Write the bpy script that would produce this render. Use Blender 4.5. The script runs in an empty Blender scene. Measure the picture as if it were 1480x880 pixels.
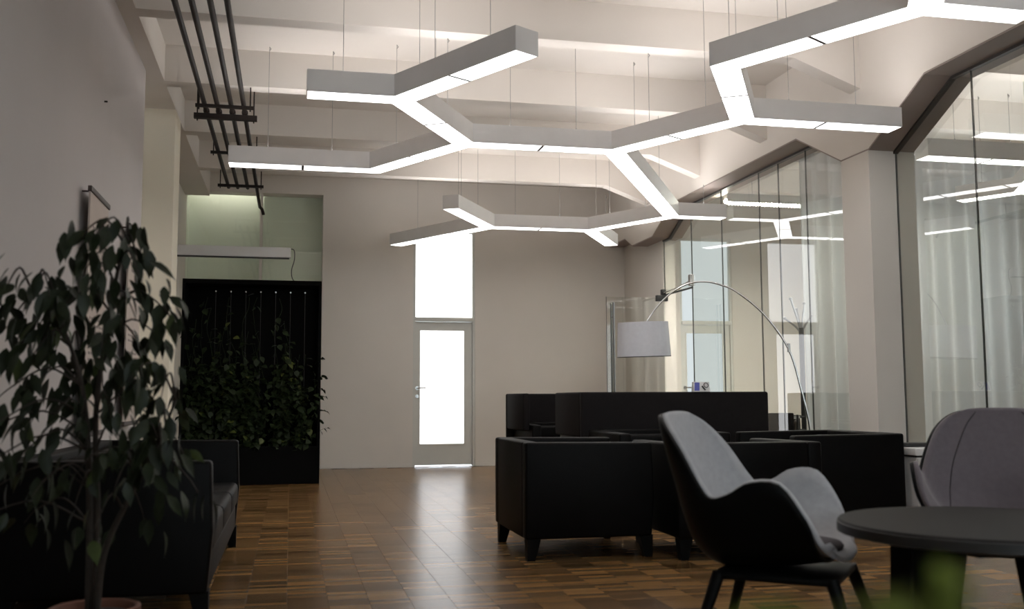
import bpy, bmesh, math, random
from mathutils import Vector, Matrix
R = math.radians
scn = bpy.context.scene
COL = scn.collection

# ------------------------------------------------------------------ camera
cd = bpy.data.cameras.new('camera')
cam = bpy.data.objects.new('camera', cd)
COL.objects.link(cam)
cd.sensor_width = 36.0
cd.lens = 1448.4 / 1480 * 36
pi_, ya, ro = R(5.35), R(12.45), R(-.24)
fw = Vector((math.sin(ya)*math.cos(pi_), math.cos(ya)*math.cos(pi_), math.sin(pi_)))
rt = Vector((math.cos(ya), -math.sin(ya), 0))
up = rt.cross(fw)
rt, up = rt*math.cos(ro)+up*math.sin(ro), -rt*math.sin(ro)+up*math.cos(ro)
cam.matrix_world = Matrix.Translation((0, 0, .95)) @ Matrix((rt, up, -fw)).transposed().to_4x4()
cd.clip_start = .05
cd.dof.use_dof = True
cd.dof.focus_distance = 9.0
cd.dof.aperture_fstop = 2.5
scn.camera = cam

# ------------------------------------------------------------------ world, exposure
wd = bpy.data.worlds.new('world')
scn.world = wd
wd.use_nodes = True
bg = wd.node_tree.nodes['Background']
bg.inputs[0].default_value = (.82, .91, 1.0, 1)
bg.inputs[1].default_value = 3.2
scn.view_settings.view_transform = 'Standard'
scn.view_settings.look = 'None'
scn.view_settings.gamma = 1
scn.view_settings.use_curve_mapping = False
scn.view_settings.exposure = 1.1
LAMP = 3.0
UPLIGHT = 7.6
PANE = 1.0

# ------------------------------------------------------------------ materials
def newmat(name):
    m = bpy.data.materials.new(name); m.use_nodes = True
    nt = m.node_tree; nt.nodes.clear()
    out = nt.nodes.new('ShaderNodeOutputMaterial')
    return m, nt, out

def pbr(name, col, rough=.5, var=.06, scale=6.0, metal=0.0, bump=0.0, bscale=60, spec=.5, sheen=0.0):
    m, nt, out = newmat(name)
    N, L = nt.nodes, nt.links
    b = N.new('ShaderNodeBsdfPrincipled'); L.new(b.outputs[0], out.inputs[0])
    tc = N.new('ShaderNodeTexCoord')
    no = N.new('ShaderNodeTexNoise'); no.inputs['Scale'].default_value = scale; no.inputs['Detail'].default_value = 4
    L.new(tc.outputs['Object'], no.inputs['Vector'])
    cr = N.new('ShaderNodeValToRGB')
    cr.color_ramp.elements[0].position = .3; cr.color_ramp.elements[1].position = .7
    cr.color_ramp.elements[0].color = (*[c*(1-var) for c in col], 1)
    cr.color_ramp.elements[1].color = (*[min(1, c*(1+var)) for c in col], 1)
    L.new(no.outputs[0], cr.inputs[0]); L.new(cr.outputs[0], b.inputs['Base Color'])
    b.inputs['Roughness'].default_value = rough; b.inputs['Metallic'].default_value = metal
    b.inputs['Specular IOR Level'].default_value = spec
    if sheen: b.inputs['Sheen Weight'].default_value = sheen
    if bump:
        n2 = N.new('ShaderNodeTexNoise'); n2.inputs['Scale'].default_value = bscale; n2.inputs['Detail'].default_value = 3
        L.new(tc.outputs['Object'], n2.inputs['Vector'])
        bp = N.new('ShaderNodeBump'); bp.inputs['Strength'].default_value = bump; bp.inputs['Distance'].default_value = .005
        L.new(n2.outputs[0], bp.inputs['Height']); L.new(bp.outputs[0], b.inputs['Normal'])
    return m

def emit(name, col, s):
    m, nt, out = newmat(name)
    e = nt.nodes.new('ShaderNodeEmission'); e.inputs[0].default_value = (*col, 1); e.inputs[1].default_value = s
    nt.links.new(e.outputs[0], out.inputs[0])
    return m

def glassmat(name, tint, ior=1.75):
    m, nt, out = newmat(name)
    N, L = nt.nodes, nt.links
    tr = N.new('ShaderNodeBsdfTransparent'); tr.inputs[0].default_value = (*tint, 1)
    gl = N.new('ShaderNodeBsdfGlossy'); gl.inputs['Roughness'].default_value = .0
    fr = N.new('ShaderNodeFresnel'); fr.inputs[0].default_value = ior
    ge = N.new('ShaderNodeNewGeometry')
    inv = N.new('ShaderNodeMath'); inv.operation = 'SUBTRACT'; inv.inputs[0].default_value = 1
    L.new(ge.outputs['Backfacing'], inv.inputs[1])
    mu = N.new('ShaderNodeMath'); mu.operation = 'MULTIPLY'
    L.new(fr.outputs[0], mu.inputs[0]); L.new(inv.outputs[0], mu.inputs[1])
    mx = N.new('ShaderNodeMixShader')
    L.new(mu.outputs[0], mx.inputs[0]); L.new(tr.outputs[0], mx.inputs[1]); L.new(gl.outputs[0], mx.inputs[2])
    L.new(mx.outputs[0], out.inputs[0])
    return m

def parquet():
    m, nt, out = newmat('parquet_oak')
    N, L = nt.nodes, nt.links
    b = N.new('ShaderNodeBsdfPrincipled'); L.new(b.outputs[0], out.inputs[0])
    ge = N.new('ShaderNodeNewGeometry')
    sx = N.new('ShaderNodeSeparateXYZ'); L.new(ge.outputs['Position'], sx.inputs[0])
    def fl(sock, div):
        d = N.new('ShaderNodeMath'); d.operation = 'DIVIDE'; d.inputs[1].default_value = div; L.new(sock, d.inputs[0])
        f = N.new('ShaderNodeMath'); f.operation = 'FLOOR'; L.new(d.outputs[0], f.inputs[0]); return f.outputs[0]
    cx = N.new('ShaderNodeCombineXYZ'); L.new(fl(sx.outputs[0], .19), cx.inputs[0]); L.new(fl(sx.outputs[1], .0475), cx.inputs[1])
    wn = N.new('ShaderNodeTexWhiteNoise'); wn.noise_dimensions = '2D'; L.new(cx.outputs[0], wn.inputs['Vector'])
    c2 = N.new('ShaderNodeCombineXYZ'); L.new(fl(sx.outputs[0], .19), c2.inputs[0]); L.new(fl(sx.outputs[1], .19), c2.inputs[1])
    w2 = N.new('ShaderNodeTexWhiteNoise'); w2.noise_dimensions = '2D'; L.new(c2.outputs[0], w2.inputs['Vector'])
    mp = N.new('ShaderNodeMapping'); mp.inputs['Scale'].default_value = (6, 90, 1); L.new(ge.outputs['Position'], mp.inputs[0])
    gr = N.new('ShaderNodeTexNoise'); gr.inputs['Scale'].default_value = 1.0; gr.inputs['Detail'].default_value = 5; L.new(mp.outputs[0], gr.inputs['Vector'])
    a = N.new('ShaderNodeMath'); a.operation = 'MULTIPLY'; a.inputs[1].default_value = .52; L.new(wn.outputs['Value'], a.inputs[0])
    a2 = N.new('ShaderNodeMath'); a2.operation = 'MULTIPLY_ADD'; a2.inputs[1].default_value = .36; L.new(w2.outputs['Value'], a2.inputs[0]); L.new(a.outputs[0], a2.inputs[2])
    a3 = N.new('ShaderNodeMath'); a3.operation = 'MULTIPLY_ADD'; a3.inputs[1].default_value = .35; L.new(gr.outputs[0], a3.inputs[0]); L.new(a2.outputs[0], a3.inputs[2])
    cr = N.new('ShaderNodeValToRGB')
    cr.color_ramp.elements[0].position = .15; cr.color_ramp.elements[1].position = .98
    cr.color_ramp.elements[0].color = (.030, .0145, .0055, 1); cr.color_ramp.elements[1].color = (.275, .155, .060, 1)
    L.new(a3.outputs[0], cr.inputs[0])
    def line(sock, div, w):
        d = N.new('ShaderNodeMath'); d.operation = 'DIVIDE'; d.inputs[1].default_value = div; L.new(sock, d.inputs[0])
        f = N.new('ShaderNodeMath'); f.operation = 'FRACT'; L.new(d.outputs[0], f.inputs[0])
        l = N.new('ShaderNodeMath'); l.operation = 'LESS_THAN'; l.inputs[1].default_value = w; L.new(f.outputs[0], l.inputs[0]); return l.outputs[0]
    mxl = N.new('ShaderNodeMath'); mxl.operation = 'MAXIMUM'; L.new(line(sx.outputs[0], .19, .007), mxl.inputs[0]); L.new(line(sx.outputs[1], .0475, .06), mxl.inputs[1])
    dk = N.new('ShaderNodeMix'); dk.data_type = 'RGBA'; dk.inputs[7].default_value = (.022, .012, .006, 1)
    fm_ = N.new('ShaderNodeMath'); fm_.operation = 'MULTIPLY'; fm_.inputs[1].default_value = .4; L.new(mxl.outputs[0], fm_.inputs[0])
    L.new(fm_.outputs[0], dk.inputs[0]); L.new(cr.outputs[0], dk.inputs[6]); L.new(dk.outputs[2], b.inputs['Base Color'])
    b.inputs['Roughness'].default_value = .26; b.inputs['Specular IOR Level'].default_value = .2
    bp = N.new('ShaderNodeBump'); bp.inputs['Strength'].default_value = .16; bp.inputs['Distance'].default_value = .002
    L.new(a3.outputs[0], bp.inputs['Height']); L.new(bp.outputs[0], b.inputs['Normal'])
    return m

M = dict(
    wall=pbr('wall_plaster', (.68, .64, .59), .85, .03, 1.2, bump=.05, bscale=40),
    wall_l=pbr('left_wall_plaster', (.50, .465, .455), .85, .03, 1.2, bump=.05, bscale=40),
    cream=pbr('cream_plaster', (.88, .82, .69), .85, .03, 1.5),
    ceil=pbr('ceiling_paint', (.73, .685, .635), .85, .03, 1.0),
    niche=pbr('niche_paint', (.88, .90, .83), .8, .03, 1.0),
    parquet=parquet(),
    joint=pbr('parquet_joint', (.07, .04, .02), .7),
    lamp=emit('lamp_diffuser', (1.0, .975, .955), LAMP),
    uplamp=emit('uplight_diffuser', (1.0, .96, .945), UPLIGHT),
    lamp2=emit('tube_light', (1.0, .98, .86), 220.0),
    niche_fill=emit('niche_fill_glow', (1.0, .97, .86), 4.5),
    pane=emit('daylit_frosted_pane', (.985, .99, 1.0), PANE),
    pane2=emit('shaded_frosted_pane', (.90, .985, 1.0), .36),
    housing=pbr('lamp_housing', (.86, .85, .85), .5, .02),
    seam=pbr('lamp_seam', (.08, .08, .08), .6),
    wire=pbr('steel_wire', (.35, .34, .33), .35, .02, metal=.8),
    pipe=pbr('pipe_dark', (.018, .013, .011), .5, .1, spec=.25),
    steel=pbr('steel', (.55, .55, .54), .25, .03, metal=1),
    steel_d=pbr('brushed_dark_steel', (.22, .22, .215), .35, .05, metal=1),
    dark=pbr('dark_metal', (.02, .02, .02), .4),
    taupe=pbr('taupe_strip', (.30, .245, .22), .6, .05, 3),
    track=pbr('bronze_track', (.045, .038, .034), .45),
    glass=glassmat('clear_glass', (.975, .985, .965), 2.45),
    glass2=glassmat('green_glass', (.95, .975, .94), 1.8),
    gasket=pbr('glass_joint', (.05, .055, .05), .4),
    doorp=pbr('door_paint', (.60, .60, .56), .5, .02),
    leather=pbr('black_leather', (.003, .0027, .0027), .5, .15, 9, bump=.12, bscale=140, spec=.1),
    felt=pbr('dark_felt', (.009, .0075, .008), .85, .12, 30, bump=.1, bscale=200, spec=.2),
    legw=pbr('black_wood', (.004, .004, .004), .5, spec=.1),
    shell=pbr('black_shell', (.003, .003, .003), .5, spec=.08),
    grey=pbr('grey_fabric', (.37, .37, .385), .95, .06, 40, bump=.15, bscale=250, spec=.1, sheen=.2),
    grey2=pbr('mauve_grey_fabric', (.125, .108, .12), .95, .06, 40, bump=.15, bscale=250, spec=.1, sheen=.2),
    cush=pbr('plum_cushion', (.05, .042, .047), .9, .1, 40),
    tabl=pbr('table_lacquer', (.006, .0048, .005), .5, .05, spec=.05),
    tabe=pbr('table_edge', (.012, .012, .012), .5),
    white=pbr('white_laminate', (.72, .71, .70), .4, .02),
    shade=pbr('lamp_shade_fabric', (.66, .66, .70), .9, .03, 30),
    chrome=pbr('chrome', (.72, .72, .72), .15, .02, metal=1),
    curtain=None,
    leaf=pbr('ficus_leaf', (.014, .020, .008), .5, .35, 25, spec=.25),
    leaf2=pbr('ficus_leaf_young', (.045, .062, .018), .5, .3, 25, spec=.3),
    vine=pbr('vine_leaf', (.017, .029, .009), .55, .5, 15, spec=.25),
    vine2=pbr('vine_leaf_bright', (.085, .105, .02), .5, .3, 15),
    stem=pbr('bark', (.022, .015, .010), .8, .3, 40),
    clay=pbr('terracotta', (.13, .05, .03), .8, .15, 12),
    soil=pbr('soil', (.02, .015, .012), .95, .4, 60),
    planter=pbr('planter_black', (.003, .003, .003), .8, spec=.1),
    string=pbr('string', (.06, .06, .06), .7),
    poster=pbr('banner_cloth', (.50, .43, .385), .9, .04, 5),
    ink=pbr('banner_ink', (.26, .22, .205), .9, .1, 20),
    rod=pbr('banner_rod', (.05, .035, .03), .5),
    blue=pbr('blue_panel', (.10, .12, .45), .5),
    fgleaf=pbr('lawn_green_leaf', (.10, .125, .02), .9, .2, 20, spec=.05),
)
def curtain_mat():
    m, nt, out = newmat('sheer_curtain')
    N, L = nt.nodes, nt.links
    d = N.new('ShaderNodeBsdfDiffuse'); d.inputs[0].default_value = (.54, .535, .53, 1)
    t = N.new('ShaderNodeBsdfTranslucent'); t.inputs[0].default_value = (.60, .615, .625, 1)
    mx = N.new('ShaderNodeMixShader'); mx.inputs[0].default_value = .3
    tc = N.new('ShaderNodeTexCoord'); wv = N.new('ShaderNodeTexNoise'); wv.inputs['Scale'].default_value = 220
    L.new(tc.outputs['Object'], wv.inputs['Vector'])
    bp = N.new('ShaderNodeBump'); bp.inputs['Strength'].default_value = .08; bp.inputs['Distance'].default_value = .002
    L.new(wv.outputs[0], bp.inputs['Height']); L.new(bp.outputs[0], d.inputs['Normal'])
    L.new(d.outputs[0], mx.inputs[1]); L.new(t.outputs[0], mx.inputs[2]); L.new(mx.outputs[0], out.inputs[0])
    return m
M['curtain'] = curtain_mat()

# ------------------------------------------------------------------ mesh helpers
class MB:
    def __init__(s): s.v = []; s.f = []
    def add(s, vs, fs):
        o = len(s.v); s.v += [tuple(v) for v in vs]; s.f += [tuple(i+o for i in f) for f in fs]; return s
    def box(s, x0, x1, y0, y1, z0, z1):
        return s.add([(x0,y0,z0),(x1,y0,z0),(x1,y1,z0),(x0,y1,z0),(x0,y0,z1),(x1,y0,z1),(x1,y1,z1),(x0,y1,z1)],
                     [(0,3,2,1),(4,5,6,7),(0,1,5,4),(1,2,6,5),(2,3,7,6),(3,0,4,7)])
    def prism(s, poly, a, b, ax='z'):
        """poly: 2D ccw points; extruded along ax from a to b.  ax x:(y,z)  y:(x,z)  z:(x,y)"""
        n = len(poly)
        def P(p, t): return {'x': (t, p[0], p[1]), 'y': (p[0], t, p[1]), 'z': (p[0], p[1], t)}[ax]
        vs = [P(p, a) for p in poly] + [P(p, b) for p in poly]
        fs = [tuple(range(n-1, -1, -1)), tuple(range(n, 2*n))] + [(i, (i+1) % n, n+(i+1) % n, n+i) for i in range(n)]
        return s.add(vs, fs)
    def tube(s, pts, r, n=8, r2=None, cap=True):
        pts = [Vector(p) for p in pts]; m = len(pts); base = len(s.v)
        ref = None
        for i, p in enumerate(pts):
            t = (pts[min(i+1, m-1)] - pts[max(i-1, 0)]).normalized()
            if ref is None:
                ref = t.orthogonal().normalized()
            a = (ref - t*ref.dot(t)).normalized(); b = t.cross(a); ref = a
            rr = r if r2 is None else r + (r2-r)*i/(m-1)
            for k in range(n):
                th = 2*math.pi*k/n
                s.v.append(tuple(p + a*rr*math.cos(th) + b*rr*math.sin(th)))
        for i in range(m-1):
            for k in range(n):
                s.f.append((base+i*n+k, base+i*n+(k+1) % n, base+(i+1)*n+(k+1) % n, base+(i+1)*n+k))
        if cap:
            s.f.append(tuple(base+k for k in range(n-1, -1, -1))); s.f.append(tuple(base+(m-1)*n+k for k in range(n)))
        return s
    def lathe(s, prof, n=32, c=(0, 0, 0)):
        base = len(s.v); m = len(prof)
        for r, z in prof:
            for k in range(n):
                th = 2*math.pi*k/n; s.v.append((c[0]+r*math.cos(th), c[1]+r*math.sin(th), c[2]+z))
        for i in range(m-1):
            for k in range(n):
                s.f.append((base+i*n+k, base+i*n+(k+1) % n, base+(i+1)*n+(k+1) % n, base+(i+1)*n+k))
        if prof[0][0] > 1e-4: s.f.append(tuple(base+k for k in range(n-1, -1, -1)))
        if prof[-1][0] > 1e-4: s.f.append(tuple(base+(m-1)*n+k for k in range(n)))
        return s
    def build(s, name, mat, parent=None, smooth=False, bevel=0, seg=3, subd=0):
        me = bpy.data.meshes.new(name)
        me.from_pydata(s.v, [], s.f)
        if isinstance(mat, str): mat = M[mat]
        me.materials.append(mat)
        bm = bmesh.new(); bm.from_mesh(me)
        bmesh.ops.remove_doubles(bm, verts=bm.verts, dist=1e-5)
        bmesh.ops.recalc_face_normals(bm, faces=bm.faces)
        if bevel:
            es = [e for e in bm.edges if len(e.link_faces) == 2 and e.calc_face_angle(0) > .5]
            bmesh.ops.bevel(bm, geom=es, offset=bevel, segments=seg, profile=.5, affect='EDGES', clamp_overlap=True)
        if smooth or bevel:
            for f in bm.faces: f.smooth = True
        bm.to_mesh(me); bm.free()
        if bevel or smooth == 'auto':
            try: me.set_sharp_from_angle(angle=R(40))
            except Exception: pass
        o = bpy.data.objects.new(name, me); COL.objects.link(o)
        if parent: o.parent = parent
        return o

def empty(name, loc=(0, 0, 0), rz=0):
    o = bpy.data.objects.new(name, None); COL.objects.link(o)
    o.location = loc; o.rotation_euler = (0, 0, rz); o.empty_display_size = .1
    return o
def tag(o, label, cat, group=None):
    o['label'] = label; o['category'] = cat
    if group: o['group'] = group
    return o
def struct(o, label=None):
    o['kind'] = 'structure'
    if label: o['label'] = label
    return o
def copy_tree(o, parent=None):
    c = o.copy(); COL.objects.link(c); c.parent = parent
    for ch in list(o.children): copy_tree(ch, c)
    return c
def smooth_path(pts, n=6):
    pts = [Vector(p) for p in pts]; out = []
    P = [pts[0]*2-pts[1]] + pts + [pts[-1]*2-pts[-2]]
    for i in range(1, len(P)-2):
        a, b, c, d = P[i-1:i+3]
        for k in range(n):
            t = k/n
            out.append(.5*((2*b)+(c-a)*t+(2*a-5*b+4*c-d)*t*t+(3*b-a-3*c+d)*t**3))
    out.append(pts[-1]); return out

YB, YF, XR2 = 14.1, -2.5, 8.5       # back wall, wall behind the camera, far side of the glazed room
XG = 4.85                           # glass partition
# ------------------------------------------------------------------ floor
floor = struct(MB().box(-1.7, XR2+.2, YF-.2, YB+.25, -.15, -.006).build('floor', 'joint'), 'brown mosaic parquet floor of small oak strips')
TS = .19
tile_me = None
def tile_mb(cx, cy, mb):
    g = .0005; x0, x1, y0, y1 = cx-TS/2+g, cx+TS/2-g, cy-TS/2+g, cy+TS/2-g
    c = .0006
    mb.add([(x0,y0,-.006),(x1,y0,-.006),(x1,y1,-.006),(x0,y1,-.006),(x0,y0,-c),(x1,y0,-c),(x1,y1,-c),(x0,y1,-c),
            (x0+c,y0+c,0),(x1-c,y0+c,0),(x1-c,y1-c,0),(x0+c,y1-c,0)],
           [(0,1,5,4),(1,2,6,5),(2,3,7,6),(3,0,4,7),(4,5,9,8),(5,6,10,9),(6,7,11,10),(7,4,8,11),(8,9,10,11)])
cells = []
for i in range(-9, 45):
    off = TS/2 if i % 2 else 0
    for j in range(-13, 76):
        cx, cy = i*TS+TS/2, j*TS+TS/2+off
        if -1.42 < cx < XR2 and YF < cy < YB-.06: cells.append((cx, cy))
def seen(c):
    x, y = c
    t = math.atan2(x, y) - ya
    return y > 4.35 and -.30 < x < 3.6 and -.45 < t < .45 and not (1.38 < x < 2.1 and 5.9 < y < 7) 
near = sorted([c for c in cells if seen(c)], key=lambda c: c[1])[:300]
ns = set(near)
mb = MB(); tile_mb(0, 0, mb)
t0 = mb.build('parquet_tile', 'parquet', floor)
for k, c in enumerate(near):
    t = t0 if k == 0 else t0.copy()
    if k: COL.objects.link(t)
    t.location = (c[0], c[1], 0)
mb = MB()
for c in cells:
    if c not in ns: tile_mb(c[0], c[1], mb)
st = mb.build('parquet_field', 'parquet', floor); st['kind'] = 'stuff'

# ------------------------------------------------------------------ ceiling and beams
ceiling = struct(MB().box(-1.7, XR2+.2, YF-.2, YB+.3, 4.06, 4.3).build('ceiling', 'ceil'), 'pale plastered ceiling crossed by concrete beams')
for k in range(-4, 4):
    y0 = 7.33 + 1.68*k; y1 = y0+.16
    MB().prism([(-1.12, 3.73), (4.0, 3.73), (4.62, 3.50), (4.62, 4.06), (-1.12, 4.06)], y0, y1, 'y').build('beam', 'ceil', ceiling)
    MB().box(5.0, XR2, y0, y1, 3.73, 4.06).build('beam', 'ceil', ceiling)
MB().box(-1.44, -1.12, YF, YB, 3.73, 4.06).build('edge_beam', 'ceil', ceiling)
prof = [(YF, 3.37), (1.2, 3.37), (1.95, 3.0), (2.45, 3.0), (3.2, 3.37), (6.48, 3.37), (7.25, 2.98), (7.67, 2.98), (8.44, 3.37),
        (11.6, 3.37), (12.3, 3.06), (13.1, 3.06), (13.4, 3.2), (YB, 3.2)]
eb = prof + [(YB, 4.06), (YF, 4.06)]
def strip_prism(pr, zt, x0, x1):
    m = MB()
    for (a, za), (b, zb) in zip(pr, pr[1:]):
        t0, t1 = (zt, zt) if not callable(zt) else (zt(za), zt(zb))
        m.add([(x0,a,za),(x1,a,za),(x1,b,zb),(x0,b,zb),(x0,a,t0),(x1,a,t0),(x1,b,t1),(x0,b,t1)],
              [(0,3,2,1),(4,5,6,7),(0,1,5,4),(1,2,6,5),(2,3,7,6),(3,0,4,7)])
    return m
strip_prism(prof, 4.06, 4.6, 5.02).build('edge_beam', 'ceil', ceiling)
strip_prism([(a, z-.014) for a, z in prof], lambda z: z+.0135, 4.602, 5.018).build('head_strip', 'taupe', ceiling)  # thin taupe strip following the underside of the edge beam

# ------------------------------------------------------------------ right side: columns and glass partition
wall_right = struct(MB().box(XG-.02, 5.0, 12.52, YB, 0, 3.2).build('wall_right', 'wall'), 'pale wall end and tall frameless glass partition on the right')
for y0 in (2.0, 7.25):
    MB().box(4.6, 5.02, y0, y0+.42, 0, 2.966).build('column', 'wall', wall_right)
pr2 = [p for p in prof if YF <= p[0] <= 12.6]
strip_prism([(a, z-.035) for a, z in pr2 if a < 12.4]+[(12.52, 3.025)], lambda z: z+.04, XG-.022, XG+.022).build('glass_track', 'track', wall_right)
def topz(y):
    for (a, za), (b, zb) in zip(prof, prof[1:]):
        if a <= y <= b: return za+(zb-za)*(y-a)/(b-a) - .03
    return 3.3
def pane(y0, y1, z0=.01):
    ys = [y0] + [p[0] for p in prof if y0 < p[0] < y1] + [y1]
    poly = [(y0, z0), (y1, z0)] + [(y, topz(y)) for y in reversed(ys)]
    MB().prism(poly, XG-.005, XG+.005, 'x').build('glass_pane', 'glass', wall_right)
def joint(y, z0=.01):
    MB().box(XG-.0065, XG+.0065, y-.004, y+.004, z0, topz(y)).build('glass_joint', 'gasket', wall_right)
runs = [(-2.5, -.4, .8, 2.0), (2.42, 3.4, 4.35, 5.3, 6.28, 7.25), (7.67, 8.72, 9.28, 9.72, 10.68, 11.58)]
for rn in runs:
    for a, b in zip(rn, rn[1:]): pane(a+.004, b-.004)
    for y in rn[1:-1]: joint(y)
joint(11.58); joint(7.245); joint(12.515, 2.3)
pane(11.59, 12.51, 2.32)
MB().box(XG-.01, XG+.01, 11.58, 12.52, 2.30, 2.32).build('door_head_rail', 'gasket', wall_right)
MB().box(XG-.02, XG+.02, -2.5, 11.58, 0, .012).build('floor_track', 'track', wall_right)

# open glass door leaf
door3 = struct(empty('door_3', (XG-.01, 12.48, 0)), 'open frameless glass door with long steel pull handles')
MB().box(-.82, -.01, -.006, .006, .01, 2.27).build('glass_leaf', 'glass', door3)
MB().box(-.824, -.82, -.007, .007, .01, 2.27).build('edge_strip', 'gasket', door3)
for sy in (-1, 1):
    mb = MB().tube([(-.74, sy*.05, .35), (-.74, sy*.05, 2.19)], .014, 10)
    for z in (.55, 2.0): mb.tube([(-.74, 0, z), (-.74, sy*.05, z)], .008, 8)
    mb.build('pull_handle', 'steel_d', door3, smooth='auto')
MB().box(-.14, .02, -.05, .01, 2.22, 2.30).build('door_closer', 'dark', door3, bevel=.006)
MB().box(-.06, .0, -.03, .03, 2.30, 2.38).build('closer_bracket', 'dark', door3, bevel=.006)
MB().tube([(-.04, -.02, 2.33), (-.005, -.5, 2.36), (.0, -.85, 2.40)], .008, 8).build('closer_arm', 'steel', door3)
MB().box(-.03, .02, -.93, -.86, 2.33, 2.47).build('arm_anchor', 'steel', door3, bevel=.004)

# ------------------------------------------------------------------ left wall
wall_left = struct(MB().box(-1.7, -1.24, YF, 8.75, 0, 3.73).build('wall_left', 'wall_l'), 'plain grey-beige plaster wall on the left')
MB().box(-1.7, -1.44, 8.75, YB, 0, 3.73).build('recessed_wall', 'wall', wall_left)
MB().box(-1.46, -1.12, 9.9, 10.36, 0, 3.735).build('column', 'cream', wall_left)
MB().tube([(-1.243, 6.95, 2.93), (-1.22, 6.95, 2.93)], .006, 8).build('wall_nail', 'dark', wall_left)

# ------------------------------------------------------------------ back wall with two doors and a glazed opening
wb = MB()
for x0, x1, z0, z1 in ((-1.7, -1.44, 0, 4.06), (-1.44, .41, 3.8, 4.06), (.41, 1.68, 0, 4.06), (1.68, 2.57, 3.36, 4.06), (2.57, 5.70, 0, 4.06), (5.70, 6.54, 3.36, 4.06), (6.54, XR2, 0, 4.06)):
    wb.box(x0, x1, YB, YB+.25, z0, z1)
wall_back = struct(wb.build('wall_back', 'wall'), 'pale beige back wall with a glazed white door')
bb = MB()
for x0, x1 in ((.41, 1.68), (2.57, 4.83)): bb.box(x0, x1, YB-.012, YB, 0, .045)
struct(bb.build('baseboard_back', 'wall'))

def make_door(name, x0, x1, label, pm='pane'):
    d = struct(empty(name, (x0, YB, 0)), label); w = x1-x0
    f = MB()
    f.box(0, .035, .01, .14, 0, 3.36); f.box(w-.035, w, .01, .14, 0, 3.36); f.box(.035, w-.035, .01, .14, 3.32, 3.36)
    f.build('door_frame', 'doorp', d)
    MB().box(.02, w-.02, -.01, .14, 2.045, 2.10).build('transom_bar', 'doorp', d, bevel=.004)
    tp = MB().box(.037, w-.037, .06, .075, 2.10, 3.32).build('transom_pane', pm, d)
    lf = MB(); a, b = .037, w-.037; pa, pb = .10, w-.15
    lf.box(a, pa, .04, .085, .02, 2.04); lf.box(pb, b, .04, .085, .02, 2.04)
    lf.box(pa, pb, .04, .085, .02, .31); lf.box(pa, pb, .04, .085, 1.92, 2.04)
    leaf = lf.build('door_leaf', 'doorp', d)
    MB().box(pa, pb, .056, .07, .31, 1.92).build('door_pane', pm, d)
    bd = MB()
    for (u0, u1, v0, v1) in ((pa-.012, pa+.006, .30, 1.93), (pb-.006, pb+.012, .30, 1.93), (pa, pb, .298, .316), (pa, pb, 1.914, 1.932)): bd.box(u0, u1, .034, .045, v0, v1)
    bd.build('glazing_bead', 'doorp', leaf)
    h = MB().tube([(.065, .04, 1.10), (.065, -.02, 1.10), (.075, -.028, 1.10), (.18, -.028, 1.10)], .009, 8)
    h.tube([(.065, .04, 1.10), (.065, .032, 1.10)], .026, 16)
    h.build('door_handle', 'steel', leaf, smooth='auto')
    MB().tube([(.065, .04, .985), (.065, .03, .985)], .026, 16).build('door_lock', 'steel', leaf, smooth='auto')
    return d
make_door('door_1', 1.68, 2.57, 'white door with bright frosted pane and tall transom in back wall')
make_door('door_2', 5.70, 6.54, 'white frosted door seen behind the glass partition', 'pane2')

w3 = struct(empty('window_1', (0, YB+.1, 0)), 'greenish glazed opening above the planted screen')
for a, b in ((-1.43, -.45), (-.41, .40)):
    MB().box(a, b, 0, .012, .02, 3.78).build('glass_pane', 'glass2', w3)
MB().box(-.45, -.41, -.02, .04, 0, 3.8).build('mullion', 'wall', w3)
nb = MB()
nb.box(-1.7, -1.44, YB+.25, 16.0, 0, 4.06); nb.box(-1.44, .7, 14.65, 16.0, 0, 4.06); nb.box(.41, .7, YB+.25, 14.65, 0, 4.06); nb.box(-.40, .41, 14.38, 14.5, 0, 4.06)
nb.box(-1.7, .7, YB+.25, 16.0, 4.06, 4.2)
nb.box(-1.7, .7, YB+.25, 16.0, -.1, -.005)
struct(nb.build('wall_niche', 'niche'), 'grey-green walls of the room behind the glazed opening')
wf = MB()
for x0, x1, z0, z1 in ((-1.7, .6, 0, 4.06), (.6, 2.2, 0, .8), (.6, 2.2, 3.1, 4.06), (2.2, 2.6, 0, 4.06), (2.6, 4.2, 0, .8), (2.6, 4.2, 3.1, 4.06), (4.2, XR2+.2, 0, 4.06)):
    wf.box(x0, x1, YF-.2, YF, z0, z1)
struct(wf.build('wall_front', 'wall'))
for n_, x0 in ((4, .6), (5, 2.6)):
    w = struct(empty('window_%d' % n_, (x0, YF-.12, .8)), 'tall daylight window behind the camera')
    f = MB()
    f.box(0, .05, 0, .05, 0, 2.3); f.box(1.55, 1.6, 0, .05, 0, 2.3); f.box(.05, 1.55, 0, .05, 0, .05); f.box(.05, 1.55, 0, .05, 2.25, 2.3); f.box(.775, .825, .005, .045, .05, 2.25)
    f.build('window_frame', 'white', w)
    for c0, c1 in ((.05, .775), (.825, 1.55)): MB().box(c0, c1, .02, .026, .05, 2.25).build('pane', 'glass', w)
struct(MB().box(.72, XR2+1, YB+.25, 20, -.12, -.004).build('ground', 'white'), 'pale paving outside the back door')
nl = tag(empty('niche_fill_light', (-.5, YB+.31, 4.02)), 'added unseen fill light under the ceiling behind the glazed opening', 'tube light')  # unseen light added to brighten the niche, hidden above the opening
MB().box(-.85, .85, -.04, .04, .01, .04).build('light_housing', 'white', nl)
MB().tube([(-.8, 0, -.01), (.8, 0, -.01)], .018, 10).build('light_tube', 'niche_fill', nl)
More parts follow.
